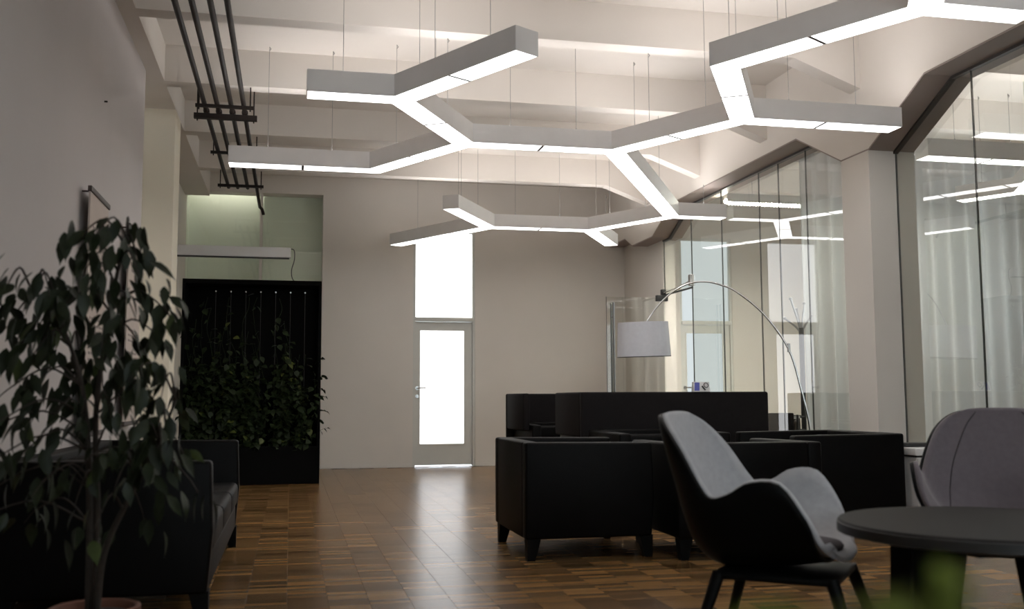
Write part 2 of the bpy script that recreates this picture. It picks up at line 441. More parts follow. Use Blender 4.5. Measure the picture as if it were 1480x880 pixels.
# far side of the glazed room with its daylight windows
wr = MB()
for a, b in ((YF, 7.5), (8.9, 10.6), (12.0, YB)): wr.box(XR2, XR2+.2, a, b, 0, 4.06)
for a, b in ((7.5, 8.9), (10.6, 12.0)): wr.box(XR2, XR2+.2, a, b, 0, .9); wr.box(XR2, XR2+.2, a, b, 3.2, 4.06)
struct(wr.build('wall_side', 'wall'), 'outer window wall of the glazed room')
for n_, (a, b) in enumerate(((7.5, 8.9), (10.6, 12.0))):
    w = struct(empty('window_%d' % (n_+2), (XR2+.08, a, .9)), 'tall daylight window of the glazed room')
    f = MB(); L_ = b-a
    f.box(0, .05, 0, .05, 0, 2.3); f.box(0, .05, L_-.05, L_, 0, 2.3); f.box(0, .05, .05, L_-.05, 0, .05); f.box(0, .05, .05, L_-.05, 2.25, 2.3); f.box(.005, .045, L_/2-.025, L_/2+.025, .05, 2.25)
    f.build('window_frame', 'white', w)
    for c0, c1 in ((.05, L_/2-.025), (L_/2+.025, L_-.05)):
        MB().box(.02, .026, c0, c1, .05, 2.25).build('pane', 'glass', w)

# ------------------------------------------------------------------ honeycomb pendant lights
H = 2.034; LL = .62*H; HW = .0451*H; ZL = .95+H; HH = .15
def Dv(a): return Vector((math.cos(R(a)), math.sin(R(a))))
def pendant(name, nodes, arms, ends, label, group=None):
    """nodes: name->2D ; arms: list (a,b) ; ends: list (node, angle, length)"""
    root = tag(empty(name, (0, 0, 0)), label, 'pendant light', group)
    c = sum(nodes.values(), Vector((0, 0)))/len(nodes)
    root.location = (c.x, c.y, ZL); nodes = {k: v-c for k, v in nodes.items()}
    adj = {k: [] for k in nodes}
    segs = []
    for a, b in arms:
        d = nodes[b]-nodes[a]; ang = math.degrees(math.atan2(d.y, d.x)); l = d.length
        adj[a].append((round(ang) % 360, l)); adj[b].append((round(ang+180) % 360, l))
        segs.append((a, b, ang, l))
    for a, ang, l in ends: adj[a].append((ang % 360, None)); segs.append((a, None, ang, l))
    def node_end(n, ang, hw, gap=0.0):
        """local (along, lateral) cut of an arm at node n: points from right side to left side"""
        others = [o[0] for o in adj[n] if abs(((o[0]-ang+180) % 360)-180) > 2]
        if len(others) == 2: return [(.577*hw, -hw), (0, 0), (.577*hw, hw)]
        o = others[0]; dl = ((o-ang+180) % 360)-180
        s = 1 if dl > 0 else -1          # other arm on the left (+) or right (-)
        return [(-s*.577*hw*-1 if False else (-.577*hw if s > 0 else .577*hw), -hw), ((.577*hw if s > 0 else -.577*hw), hw)]
    def arm_poly(seg, hw, s0, s1):
        a, b, ang, l = seg; d = Dv(ang); n = Vector((-d.y, d.x)); pts = []
        e0 = node_end(a, ang, hw) if s0 is None else [(s0, -hw), (s0, hw)]
        if s1 is None:
            e1 = [(l-al, -la) for al, la in node_end(b, ang+180, hw)] if b else [(l, -hw), (l, hw)]
            if b: e1 = e1[::-1]
            e1 = sorted(e1, key=lambda p: p[1])
        else: e1 = [(s1, -hw), (s1, hw)]
        e0 = sorted(e0, key=lambda p: p[1])
        loc = e1 + e0[::-1]
        return [tuple(nodes[a] + d*u + n*v) for u, v in loc]
    hwi = HW-.006
    for seg in segs:
        MB().prism(arm_poly(seg, HW, None, None), .008, HH).build('housing_arm', 'housing', root)
        # thin metal lip round the diffuser
        a, b, ang, l = seg
        q = LL/2; cuts = [k*q for k in range(1, int(round(l/q)))]
        if not b and abs(l-q) < .05: cuts = []
        st = [None]+cuts; en = cuts+[None]
        for s0, s1 in zip(st, en):
            p = arm_poly(seg, hwi, None if s0 is None else s0+.011, None if s1 is None else s1-.011)
            if b is None and s1 is None:
                d = Dv(ang); p = [tuple(Vector(x)-d*.006) if (Vector(x)-nodes[a]).dot(d) > l-.001 else x for x in p]
            MB().prism(p, .0, .0085).build('diffuser_panel', 'lamp', root)
        for s_ in cuts:
            d = Dv(ang); n = Vector((-d.y, d.x)); p0 = nodes[a]+d*s_
            MB().prism([tuple(p0+d*.0115-n*hwi), tuple(p0+d*.0115+n*hwi), tuple(p0-d*.0115+n*hwi), tuple(p0-d*.0115-n*hwi)], -.001, .0085).build('panel_seam', 'seam', root)
        d = Dv(ang); n = Vector((-d.y, d.x)); lip = MB()
        for sd in (-1, 1):
            e0 = [x for x in node_end(a, ang, HW) if x[1]*sd > 0][0][0]
            e1 = l-[x for x in node_end(b, ang+180, HW) if x[1]*-sd > 0][0][0] if b else l
            p0 = nodes[a]+d*e0+n*sd*HW; p1 = nodes[a]+d*e1+n*sd*HW; i0 = p0-n*sd*.005; i1 = p1-n*sd*.005
            lip.prism([tuple(p0), tuple(p1), tuple(i1), tuple(i0)], -.002, .0085)
        if not b:
            p0 = nodes[a]+d*l-n*HW; p1 = nodes[a]+d*l+n*HW
            lip.prism([tuple(p0), tuple(p1), tuple(p1-d*.005), tuple(p0-d*.005)], -.002, .0085)
        lip.build('housing_lip', 'housing', root)
        MB().prism(arm_poly((a, b, ang, l), .05, .12, l-.12), HH+.0005, HH+.004).build('uplight_panel', 'uplamp', root)
        # suspension wires
        for s in ([.3*l, .74*l] if l > LL*.8 else [.62*l]):
            p = nodes[a]+d*s
            wp = p+c
            zt = 4.06
            k = round((wp.y-7.41)/1.68)
            if abs(wp.y-(7.41+1.68*k)) < .09: zt = 3.73 if wp.x < 4.0 else 3.6
            if wp.x > 4.56 and wp.x < 5.05: zt = 3.37
            w = MB().tube([(p.x, p.y, HH), (p.x, p.y, zt-ZL)], .0022, 6)
            wo = w.build('suspension_wire', 'wire', root)
            hk = MB().lathe([(.008, 0), (.008, .03), (.002, .034)], 10, (p.x, p.y, HH)).tube([(p.x, p.y, zt-ZL-.035), (p.x+.012, p.y, zt-ZL-.02), (p.x, p.y, zt-ZL-.005)], .004, 6)
            hk.build('wire_fixing', 'wire', wo)
    return root
def walk(start, steps):
    nd = {start[0]: Vector(start[1])}
    for a, b, ang, l in steps: nd[b] = nd[a]+Dv(ang)*l
    return nd
steps = [('J2', 'J1', 240, LL), ('J2', 'K', 120, LL), ('J2', 'J3', 0, LL), ('J3', 'J4', -60, LL), ('J3', 'J5', 60, 2.5*LL), ('J4', 'M', 240, LL),
         ('M', 'J6', -60, LL), ('J5', 'J7', 120, LL), ('J7', 'J8', 180, LL), ('J6', 'J9', 240, LL), ('J9', 'J10', 300, LL)]
nd = walk(('J2', (.657*H, 3.832*H)), steps)
pendant('honeycomb_pendant_light', nd, [(s[0], s[1]) for s in steps],
        [('J1', 180, LL/2), ('J1', -60, LL), ('K', 180, LL), ('J4', 0, LL), ('J6', 0, LL/2), ('J9', 180, LL), ('J10', 240, LL/2), ('J10', 0, LL), ('J5', 0, LL/2), ('J7', 60, LL), ('J8', 240, LL), ('J8', 120, 1.5*LL)],
        'large branching honeycomb pendant light with grey sides and white glowing underside')
nd2 = walk(('Ja', (3.197*H, 3.67*H)), [('Ja', 'Jb', 60, LL)])
pendant('honeycomb_pendant_light', nd2, [('Ja', 'Jb')], [('Ja', 180, LL), ('Ja', -60, LL/2), ('Jb', 120, LL/2), ('Jb', 0, LL/2)],
        'smaller branching honeycomb pendant light hanging behind the near glass pane')
# louvred tube light behind the glass
fl = tag(empty('tube_light', (4.9, 11.0, 3.28)), 'long louvred tube light hanging behind the far glass panes', 'tube light')
MB().box(.15, 2.2, -.05, .05, .03, .10).build('light_housing', 'white', fl)
MB().box(.16, 2.19, -.04, .04, .0, .03).build('light_tube', 'lamp2', fl)
lv = MB()
for k in range(52): lv.box(.17+.039*k, .175+.039*k, -.045, .045, -.03, .0)
lv.box(.15, 2.2, -.05, -.045, -.006, .03).box(.15, 2.2, .045, .05, -.006, .03)
lv.build('louvre', 'white', fl)
for x in (.5, 1.8): MB().tube([(x, 0, .1), (x, 0, .775)], .003, 6).build('suspension_wire', 'wire', fl)

# ------------------------------------------------------------------ pipes under the ceiling
ZP = 3.58
pipe_names = ['leftmost of the four dark ceiling pipes', 'second from the left of the four dark ceiling pipes', 'third from the left of the four dark ceiling pipes', 'rightmost dark ceiling pipe, the longest, with a bent end']
for k, x in enumerate((-.79, -.68, -.56, -.45)):
    p = empty('ceiling_pipe', (x, 6, ZP)); tag(p, pipe_names[k], 'pipe', 'dark pipes under the ceiling')
    y1 = 6.75 if k < 3 else 8.0
    path = [(0, YF-6+.01, 0), (0, 0, 0), (0, y1, 0)]
    if k == 3: path += [(.03, y1+.06, -.02), (.05, y1+.09, -.09)]
    MB().tube(path, .021, 12).build('pipe_run', 'pipe', p, smooth='auto')
    for yy in (3.36,): MB().tube([(0, yy-.03, 0), (0, yy+.03, 0)], .028, 12).build('pipe_coupling', 'pipe', p, smooth='auto')
for k, (y, th, zt, x0, x1, lb) in enumerate(((9.05, .014, 3.73, -.86, -.36, 'thin trapeze hanger under the dark pipes, nearest to the camera'), (9.36, .024, 4.06, -.90, -.34, 'thick trapeze hanger bar under the dark pipes'),
                                  (10.78, .014, 3.73, -.86, -.36, 'thin trapeze hanger partly hidden by the pendant light end'), (12.45, .016, 3.73, -.90, -.36, 'farthest trapeze hanger at the ends of the dark pipes'))):
    hgr = tag(empty('pipe_hanger', ((x0+x1)/2, y, ZP-.024-th)), lb, 'pipe hanger', 'trapeze hangers of the pipes')
    w = (x1-x0)/2
    MB().box(-w, w, -th, th, -th, th).build('bar', 'pipe', hgr)
    for sx in (-1, 1): MB().tube([(sx*(w-.03), 0, -th-.02), (sx*(w-.03), 0, zt-(ZP-.024-th))], .006, 8).build('rod', 'pipe', hgr)

# ------------------------------------------------------------------ upholstered seating
def make_seat(name, label, w, d, h, loc, rz, seats=1, group=None, cat='armchair', high=0, mat='leather'):
    """local frame: faces +x, width along y, back at -x"""
    o = tag(empty(name, loc, rz), label, cat, group)
    a = .095; zl = .125; hw, hd = w/2, d/2
    MB().box(-hd+.02, hd-.02, -hw+.02, hw-.02, zl, .27).build('seat_base', mat, o, bevel=.012)
    for k in range(seats):
        y0 = -hw+a+(w-2*a)*k/seats+.003; y1 = -hw+a+(w-2*a)*(k+1)/seats-.003
        MB().box(-hd+.13, hd-.005, y0, y1, .272, .42).build('seat_cushion', mat, o, bevel=.035)
        MB().box(-hd+.10, -hd+.24, y0+.003, y1-.003, .425, h-.035).build('back_cushion', mat, o, bevel=.03)
    for s in (-1, 1):
        y0, y1 = (-hw, -hw+a) if s < 0 else (hw-a, hw)
        MB().prism([(-hd, zl), (hd-.02, zl), (hd, h*.55), (hd-.012, h-.008), (-hd, h)], y0, y1, 'y').build('arm', mat, o, bevel=.016)
    MB().box(-hd, -hd+.10, -hw+a-.004, hw-a+.004, zl, h).build('back', mat, o, bevel=.014)
    for sx in (-1, 1):
        for sy in (-1, 1):
            lx, ly = sx*(hd-.055), sy*(hw-.055)
            t, b = .042, .024
            mb = MB(); ox, oy = sx*.018, sy*.012
            mb.add([(lx-t,ly-t,zl+.01),(lx+t,ly-t,zl+.01),(lx+t,ly+t,zl+.01),(lx-t,ly+t,zl+.01),(lx+ox-b,ly+oy-b,0),(lx+ox+b,ly+oy-b,0),(lx+ox+b,ly+oy+b,0),(lx+ox-b,ly+oy+b,0)],
                   [(0,1,2,3),(7,6,5,4),(0,4,5,1),(1,5,6,2),(2,6,7,3),(3,7,4,0)])
            mb.build('leg', 'legw', o)
    if high:
        z0 = h-.05
        MB().box(-hd-.07, -hd-.004, -hw-.07, hw+.07, .30, high).build('high_back_panel', 'felt', o, bevel=.018)
        for s in (-1, 1):
            y0, y1 = (-hw-.07, -hw-.003) if s < 0 else (hw+.003, hw+.07)
            MB().box(-hd+.0, hd-.1, y0, y1, .62, high).build('side_screen', 'felt', o, bevel=.018)
    return o
g4 = 'black cube armchairs of the lounge group'
make_seat('armchair', 'black cube armchair nearest the frosted back door, its side towards the camera', .90, .80, .69, (1.755, 6.24, 0), 0, group=g4)
make_seat('armchair', 'black cube armchair directly behind the grey shell chair, back to the camera', .94, .82, .68, (2.70, 6.02, 0), R(90), group=g4)
make_seat('armchair', 'black cube armchair beside the white cabinet, facing left', .98, .86, .69, (3.85, 6.92, 0), R(180), group=g4)
make_seat('armchair', 'black cube armchair in front of the high-backed sofa, facing the camera', .90, .82, .69, (2.87, 7.63, 0), R(-90), group=g4)
g5 = 'high-backed booth sofas'
make_seat('high_back_sofa', 'dark high-backed booth sofa nearest, its flat back to the camera', 1.56, .90, .69, (3.23, 8.62, 0), R(90), 2, g5, 'sofa', 1.0)
make_seat('high_back_sofa', 'dark high-backed booth sofa farther back, only its left end showing', 1.56, .90, .69, (3.16, 10.30, 0), R(-90), 2, g5, 'sofa', 1.0)
make_seat('sofa', 'long black leather sofa along the left wall behind the potted ficus', 2.36, .88, .695, (-.755, 5.72, 0), 0, 3, None, 'sofa')

# ------------------------------------------------------------------ shell chairs
def make_shell_chair(name, label, loc, rz, sc, inner, outer, group):
    o = tag(empty(name, loc, rz), label, 'chair', group); o.scale = (sc, sc, sc)
    # stations front -> back top: spine (x, z), rim (x, z), half width
    S = [(.245, .405, .205, .44, .19), (.205, .422, .185, .485, .255), (.14, .415, .145, .575, .295), (.06, .40, .07, .672, .313), (-.04, .385, -.03, .675, .32),
         (-.13, .38, -.10, .635, .315), (-.20, .39, -.155, .618, .305), (-.25, .43, -.185, .645, .297), (-.285, .51, -.215, .69, .287), (-.315, .62, -.255, .755, .268),
         (-.345, .73, -.30, .815, .242), (-.370, .83, -.342, .862, .20), (-.386, .90, -.375, .893, .13)]
    nv = 41; nu = 25
    def interp(t):
        x = t*(len(S)-1); i = min(int(x), len(S)-2); f = x-i
        g = lambda k: max(0, min(len(S)-1, k))
        a, b, c, d = S[g(i-1)], S[i], S[i+1], S[g(i+2)]
        def cr(p, q, r_, s_): return .5*((2*q)+(r_-p)*f+(2*p-5*q+4*r_-s_)*f*f+(3*q-p-3*r_+s_)*f**3)
        return [cr(*v) for v in zip(a, b, c, d)]
    def grid(off, thick, cut=0):
        P = []
        for i in range(nv):
            x, z, rx, rz_, hw = interp(i/(nv-1))
            for j in range(nu):
                u = -1+2*j/(nu-1); s_ = math.sin(u*math.pi/2)*.55+u*.45
                e = abs(u)**2.3
                P.append(Vector((x+(rx-x)*e, hw*s_, z+(rz_-z)*e)))
        Nn = []
        for i in range(nv):
            for j in range(nu):
                a = P[min(i+1, nv-1)*nu+j]-P[max(i-1, 0)*nu+j]; b = P[i*nu+min(j+1, nu-1)]-P[i*nu+max(j-1, 0)]
                n = a.cross(b); n = n.normalized() if n.length > 1e-9 else Vector((0, 0, 1)); Nn.append(n)
        if Nn[(nv//2-6)*nu+nu//2].z > 0: Nn = [-n for n in Nn]        # point outwards (down / back)
        mb = MB(); top = [p+n*off for p, n in zip(P, Nn)]; bot = [p+n*(off+thick) for p, n in zip(P, Nn)]
        k = len(top); fs = []
        for i in range(cut, nv-1):
            for j in range(nu-1):
                q = (i*nu+j, i*nu+j+1, (i+1)*nu+j+1, (i+1)*nu+j); fs.append(q); fs.append(tuple(k+t for t in q[::-1]))
        ring = [cut*nu+j for j in range(nu)]+[i*nu+nu-1 for i in range(cut+1, nv)]+[(nv-1)*nu+j for j in range(nu-2, -1, -1)]+[i*nu for i in range(nv-2, cut, -1)]
        for a, b in zip(ring, ring[1:]+ring[:1]): fs.append((a, k+a, k+b, b))
        used = sorted({v for f in fs for v in f}); mp_ = {v: q for q, v in enumerate(used)}; al_ = top+bot
        mb.add([al_[v] for v in used], [tuple(mp_[v] for v in f) for f in fs]); return mb
    grid(0, .018).build('inner_upholstery', inner, o, smooth=True)
    grid(.0185, .016, 5).build('outer_shell', outer, o, smooth=True)
    MB().lathe([(.0, .0), (.13, 0), (.155, .010), (.16, .022), (.15, .035), (.10, .044), (0, .047)], 28, (.05, 0, .412)).build('seat_cushion', 'cush', o, smooth=True)
    if inner == 'grey2':
        for sd in (-1, 1):
            pts = []
            for (t, u) in ((.97, .50), (.90, .52), (.82, .56), (.74, .60), (.66, .60), (.58, .58), (.50, .56)):
                x, z, rx, rz_, hw = interp(t); sv = math.sin(u*math.pi/2)*.55+u*.45; e = u**2.3
                pts.append((x+(rx-x)*e+.002, sd*hw*sv, z+(rz_-z)*e+.001))
            MB().tube(smooth_path(pts, 4), .0028, 6).build('seam', 'cush', o, smooth=True)
    fr = MB(); fr.box(-.20, .22, -.20, .20, .325, .352); fr.build('under_frame', 'legw', o, bevel=.01)
    for sx, sy in ((1, 1), (1, -1), (-1, 1), (-1, -1)):
        MB().tube([(sx*.19+.01, sy*.18, .345), (sx*.30+.01, sy*.255, 0)], .023, 12, .014).build('leg', 'legw', o, smooth='auto')
    return o
gc = 'grey shell chairs at the round table'
make_shell_chair('shell_chair', 'two-tone shell chair, pale grey inside and black outside, left of the round table', (1.72, 3.34, 0), R(-40), 1.0, 'grey', 'shell', gc)
make_shell_chair('shell_chair', 'mauve-grey shell chair facing the camera behind the round table', (2.85, 3.62, 0), R(232), 1.0, 'grey2', 'shell', gc)

# round table
tb = tag(empty('round_table', (2.196, 2.862, 0)), 'low round dark table at the right edge between the shell chairs', 'table')
MB().lathe([(.0, .51), (.435, .51), (.46, .518), (.462, .528), (.462, .546), (.458, .55), (0, .55)], 72).build('table_top', 'tabl', tb, smooth='auto')
MB().lathe([(.44, .505), (.4655, .512), (.4655, .542), (.4625, .544), (.4625, .514), (.44, .509)], 72).build('edge_band', 'tabe', tb, smooth='auto')
MB().box(-.17, .17, -.17, .17, .465, .508).build('under_frame', 'legw', tb, bevel=.008)
for k in range(4):
    an = R(22+90*k); c_, s_ = math.cos(an), math.sin(an)
    def rp(x, y, z): return (x*c_-y*s_, x*s_+y*c_, z)
    t, b = .065, .036; mb = MB()
    mb.add([rp(.27-.05, -t, .507), rp(.27+.05, -t, .507), rp(.27+.05, t, .507), rp(.27-.05, t, .507), rp(.34-.025, -b, 0), rp(.34+.025, -b, 0), rp(.34+.025, b, 0), rp(.34-.025, b, 0)],
           [(0,1,2,3),(7,6,5,4),(0,4,5,1),(1,5,6,2),(2,6,7,3),(3,7,4,0)])
    mb.build('leg', 'legw', tb, bevel=.006)

# ------------------------------------------------------------------ white cabinet and tray
cb = tag(empty('side_cabinet', (4.545, 6.58, 0)), 'low white cabinet standing against the glass beside the armchair', 'cabinet')
MB().box(-.21, .21, -.20, .20, .04, .52).build('cabinet_body', 'white', cb)
MB().box(-.225, .225, -.215, .215, .535, .585).build('cabinet_top', 'white', cb, bevel=.004)
MB().box(-.20, .20, -.19, .19, .0, .04).build('plinth', 'dark', cb)
MB().box(-.20, .20, -.19, .19, .52, .535).build('shadow_gap', 'dark', cb)
for x0, x1 in ((-.208, -.003), (.003, .208)): MB().box(x0, x1, -.218, -.201, .045, .515).build('cabinet_door', 'white', cb)
tr = tag(MB().prism([(-.17, -.07), (.17, -.07), (.19, 0), (.17, .07), (-.17, .07), (-.19, 0)], 0, .028).build('tray', 'dark', bevel=.006), 'flat black tray lying on the white cabinet', 'tray')
tr.location = (4.54, 6.62, .5855)

# ------------------------------------------------------------------ arc lamp
al = tag(empty('arc_lamp', (4.60, 8.36, 0)), 'arched floor lamp with a pale drum shade reaching over the booth sofas', 'floor lamp')
arc = [(4.615, 8.352, .05), (4.628, 8.352, .40), (4.60, 8.355, .712), (4.545, 8.375, 1.006), (4.452, 8.415, 1.385), (4.258, 8.49, 1.706), (4.031, 8.578, 1.923), (3.885, 8.635, 1.997), (3.756, 8.685, 2.026), (3.619, 8.738, 2.01), (3.481, 8.791, 1.935), (3.347, 8.843, 1.801), (3.25, 8.88, 1.655), (3.225, 8.89, 1.58)]
off = Vector((4.60, 8.36, 0))
MB().tube([p-off for p in smooth_path(arc, 6)], .0105, 10, .007).build('arc_pole', 'chrome', al, smooth=True)
MB().lathe([(0, 0), (.14, 0), (.145, .01), (.145, .05), (.14, .06), (0, .06)], 40).build('base', 'dark', al, smooth='auto')
MB().lathe([(.014, 0), (.014, .08)], 12, (4.452-4.6, 8.415-8.36, 1.36)).build('pole_joint', 'steel', al, smooth='auto')
sc_ = Vector((3.225, 8.89, 1.33))-off
sh = MB().lathe([(.250, 0), (.235, .325), (.232, .325), (.247, 0), (.250, 0)], 48).build('lamp_shade', 'shade', al, smooth='auto')
sh.location = sc_; sh.rotation_euler = (R(2), R(-2), 0)
MB().lathe([(.2515, 0), (.2515, .008), (.246, .008), (.246, 0), (.2515, 0)], 48).build('shade_rim', 'dark', sh)
mb = MB().lathe([(0, -.11), (.03, -.09), (.042, -.05), (.03, -.012), (.016, 0), (.016, .06), (0, .06)], 20, (0, 0, .19)); mb.build('bulb', 'white', sh, smooth=True)
sp = MB()
for k in range(3):
    an = R(120*k); sp.tube([(0, 0, .25), (.238*math.cos(an), .238*math.sin(an), .25)], .003, 6)
sp.build('spider', 'steel', sh)

# ------------------------------------------------------------------ small stand on the sofa back
cs = tag(empty('card_stand', (3.46, 8.125, 1.0005)), 'small white stand with a blue panel and black ring on top of the sofa back', 'stand')
MB().prism([(-.03, 0), (.03, 0), (.012, .085), (-.0, .085)], -.075, .075, 'x').build('stand_body', 'white', cs)
def slab(x0, x1, z0, z1, name, mat):
    yf = lambda z: -.03+.03*z/.085-.0015
    MB().add([(x0, yf(z0), z0), (x1, yf(z0), z0), (x1+.012, yf(z1), z1), (x0+.012, yf(z1), z1), (x0, yf(z0)+.001, z0), (x1, yf(z0)+.001, z0), (x1+.012, yf(z1)+.001, z1), (x0+.012, yf(z1)+.001, z1)],
             [(0,1,2,3),(4,7,6,5),(0,4,5,1),(1,5,6,2),(2,6,7,3),(3,7,4,0)]).build(name, mat, cs)
slab(-.07, -.025, .008, .078, 'blue_panel', 'blue')
rg = MB().tube([(.04+.02*math.cos(a), -.02+.006*math.sin(a), .056+.02*math.sin(a)) for a in [R(30*k) for k in range(13)]], .0035, 6, cap=False)
rg.tube([(.0, -.026, .05), (.015, -.030, .03), (.03, -.030, .015)], .006, 6); rg.build('ring', 'dark', cs)

# ------------------------------------------------------------------ behind the glass: curtains, coat stand, glass table, chair
def make_curtain(x0, x1, y, z0, z1, n, label, seed):
    rnd = random.Random(seed)
    o = tag(empty('curtain', ((x0+x1)/2, y, z0)), label, 'curtain', 'sheer curtains behind the glass'); w = x1-x0
    cols = n*10; rows = 10; vs = []; fs = []
    ph = [rnd.uniform(-.5, .5) for _ in range(n+2)]; am = [rnd.uniform(.6, 1.2) for _ in range(n+2)]
    for r_ in range(rows+1):
        t = r_/rows
        for c_ in range(cols+1):
            s = c_/cols*n; i = int(s); f = s-i
            p = ph[i]*(1-f)+ph[i+1]*f; a = am[i]*(1-f)+am[i+1]*f
            vs.append((-w/2+w*c_/cols+.01*math.sin(s*4+t*3)*(1-t), .07*a*(1.15-.35*t)*math.sin(2*math.pi*s+p+.5*(1-t)*math.sin(i)), t*(z1-z0)))
    for r_ in range(rows):
        for c_ in range(cols):
            q = r_*(cols+1)+c_; fs.append((q, q+1, q+cols+2, q+cols+1))
    MB().add(vs, fs).build('curtain_cloth', 'curtain', o, smooth=True)
    MB().tube([(-w/2-.04, 0, z1-z0+.03), (w/2+.04, 0, z1-z0+.03)], .014, 10).build('curtain_rail', 'steel', o, smooth='auto')
    rg = MB()
    for k in range(n*2): rg.tube([(-w/2+w*(k+.5)/(n*2), 0, z1-z0-.01), (-w/2+w*(k+.5)/(n*2), 0, z1-z0+.02)], .004, 6)
    rg.build('curtain_glider', 'white', o)
make_curtain(5.32, 6.40, 9.72, .02, 3.60, 6, 'sheer white curtain hanging left of the column behind the far glass', 3)
make_curtain(6.50, 8.44, 9.72, .02, 3.60, 9, 'wide sheer curtain hanging behind the near glass pane on the right', 5)
ck = tag(empty('coat_stand', (5.13, 9.42, 0)), 'dark coat stand with branching hooks behind the glass', 'coat stand')
MB().tube([(0, 0, .02), (0, 0, 1.66)], .026, 14).build('post', 'dark', ck, smooth='auto')
MB().lathe([(0, 0), (.17, 0), (.17, .015), (.03, .03), (0, .03)], 32).build('base', 'dark', ck, smooth='auto')
for k, (dx, dy, dz) in enumerate(((-.11, 0, .30), (.07, .05, .26), (.09, -.05, .12), (-.16, .04, .10), (.0, .09, .2))):
    mb = MB().tube(smooth_path([(0, 0, 1.60), (dx*.35, dy*.35, 1.64+dz*.35), (dx, dy, 1.66+dz)], 4), .011, 8); 
    mb.lathe([(0, -.018), (.015, -.01), (.018, 0), (.015, .01), (0, .018)], 10, (dx, dy, 1.66+dz)); mb.build('hook', 'wire', ck, smooth='auto')
for z in (.75, .62): MB().tube([(-.05, -.02, z), (0, -.02, z)], .010, 8).build('peg', 'dark', ck)
gt = tag(empty('glass_table', (5.72, 10.75, 0)), 'round glass table with slim legs behind the glass', 'table')
MB().lathe([(0, .72), (.32, .72), (.325, .725), (.32, .732), (0, .732)], 40).build('glass_top', 'glass2', gt, smooth='auto')
MB().lathe([(.325, .712), (.332, .712), (.332, .738), (.325, .738), (.325, .712)], 40).build('rim', 'steel', gt)
for k in range(4):
    an = R(45+90*k); MB().tube([(.22*math.cos(an), .22*math.sin(an), .715), (.27*math.cos(an), .27*math.sin(an), 0)], .012, 8).build('leg', 'dark', gt)
MB().box(-.05, .05, -.05, .05, .45, .70).build('cable_box', 'dark', gt)
vc = tag(empty('visitor_chair', (5.25, 10.35, 0), R(70)), 'black tube-armed chair at the glass table behind the glass', 'chair')
MB().box(-.22, .22, -.22, .22, .42, .46).build('seat', 'felt', vc, bevel=.012)
MB().box(-.25, -.21, -.20, .20, .50, .78).build('backrest', 'felt', vc, bevel=.012)
for s in (-1, 1):
    MB().tube(smooth_path([(.24, s*.26, 0), (.20, s*.26, .45), (.12, s*.26, .66), (-.08, s*.26, .69), (-.24, s*.25, .68)], 5), .013, 8).build('arm_tube', 'dark', vc, smooth='auto')
    MB().tube([(-.24, s*.24, .76), (-.25, s*.24, 0)], .013, 8).build('leg', 'dark', vc, smooth='auto')
    MB().tube([(.21, s*.26, .44), (-.24, s*.24, .44)], .010, 8).build('side_rail', 'dark', vc)

# ------------------------------------------------------------------ banners on the left wall
def banner(y, w, zt, h, label, lines):
    o = tag(empty('wall_banner', (-1.24, y, zt)), label, 'banner', 'text banners on the left wall')
    MB().box(.05, .061, 0, w, -h, 0).build('cloth', 'poster', o)
    MB().box(.046, .070, -.015, w+.015, -.012, .022).build('top_rod', 'rod', o, bevel=.004)
    MB().box(.046, .070, -.015, w+.015, -h-.02, -h+.012).build('bottom_rod', 'rod', o, bevel=.004)
    for yy in (.06, w-.06): MB().tube([(.0, yy, 0), (.05, yy, 0)], .006, 8).build('standoff', 'rod', o)
    for k, (z, a, b, t) in enumerate(lines):
        mb = MB(); yy = a; rnd = random.Random(k*7+int(y*10))
        while yy < b:
            ln = rnd.uniform(.03, .09); mb.box(.061, .0616, yy, min(yy+ln, b), z-t, z); yy += ln+.016
        mb.build('printed_line', 'ink', o)
ln = [(-.20, .10, .52, .028), (-.25, .10, .50, .028), (-.30, .14, .46, .022), (-.40, .14, .30, .02), (-.75, .08, .5, .016), (-.79, .08, .52, .016), (-.83, .08, .44, .016), (-.92, .08, .5, .016), (-.96, .08, .46, .016), (-1.0, .08, .5, .016)]
banner(6.28, .60, 2.20, 1.45, 'tall pale text banner on the left wall, nearer to the camera', ln)
banner(7.76, .62, 2.23, 1.45, 'tall pale text banner on the left wall, farther away beside the cream column', ln)

# ------------------------------------------------------------------ leaves
def leaf_mesh(name, L_, W_, mat, droop=.18, fold=.12, tip=.25):
    rows = [(0, .02), (.10, .45), (.30, .95), (.52, .92), (.74, .52), (.88, .16), (1.0, .0)]
    vs = []; fs = []
    for t, w in rows:
        x = L_*t; z = -droop*L_*t*t
        vs += [(x, -W_*w/2, z+fold*W_*w), (x, 0, z), (x, W_*w/2, z+fold*W_*w)]
    for i in range(len(rows)-1):
        a = i*3; fs += [(a, a+1, a+4, a+3), (a+1, a+2, a+5, a+4)]
    me = bpy.data.meshes.new(name); me.from_pydata(vs, [], fs); me.materials.append(M[mat])
    for p in me.polygons: p.use_smooth = True
    return me
def leaf_mat(p, d, roll, s):
    """matrix with local x along d"""
    d = Vector(d).normalized(); side = d.cross(Vector((0, 0, 1)))
    side = side.normalized() if side.length > 1e-3 else Vector((0, 1, 0))
    n = side.cross(d); m = Matrix((d, side, n)).transposed().to_4x4()
    return Matrix.Translation(p) @ m @ Matrix.Rotation(roll, 4, 'X') @ Matrix.Diagonal((s, s, s, 1))
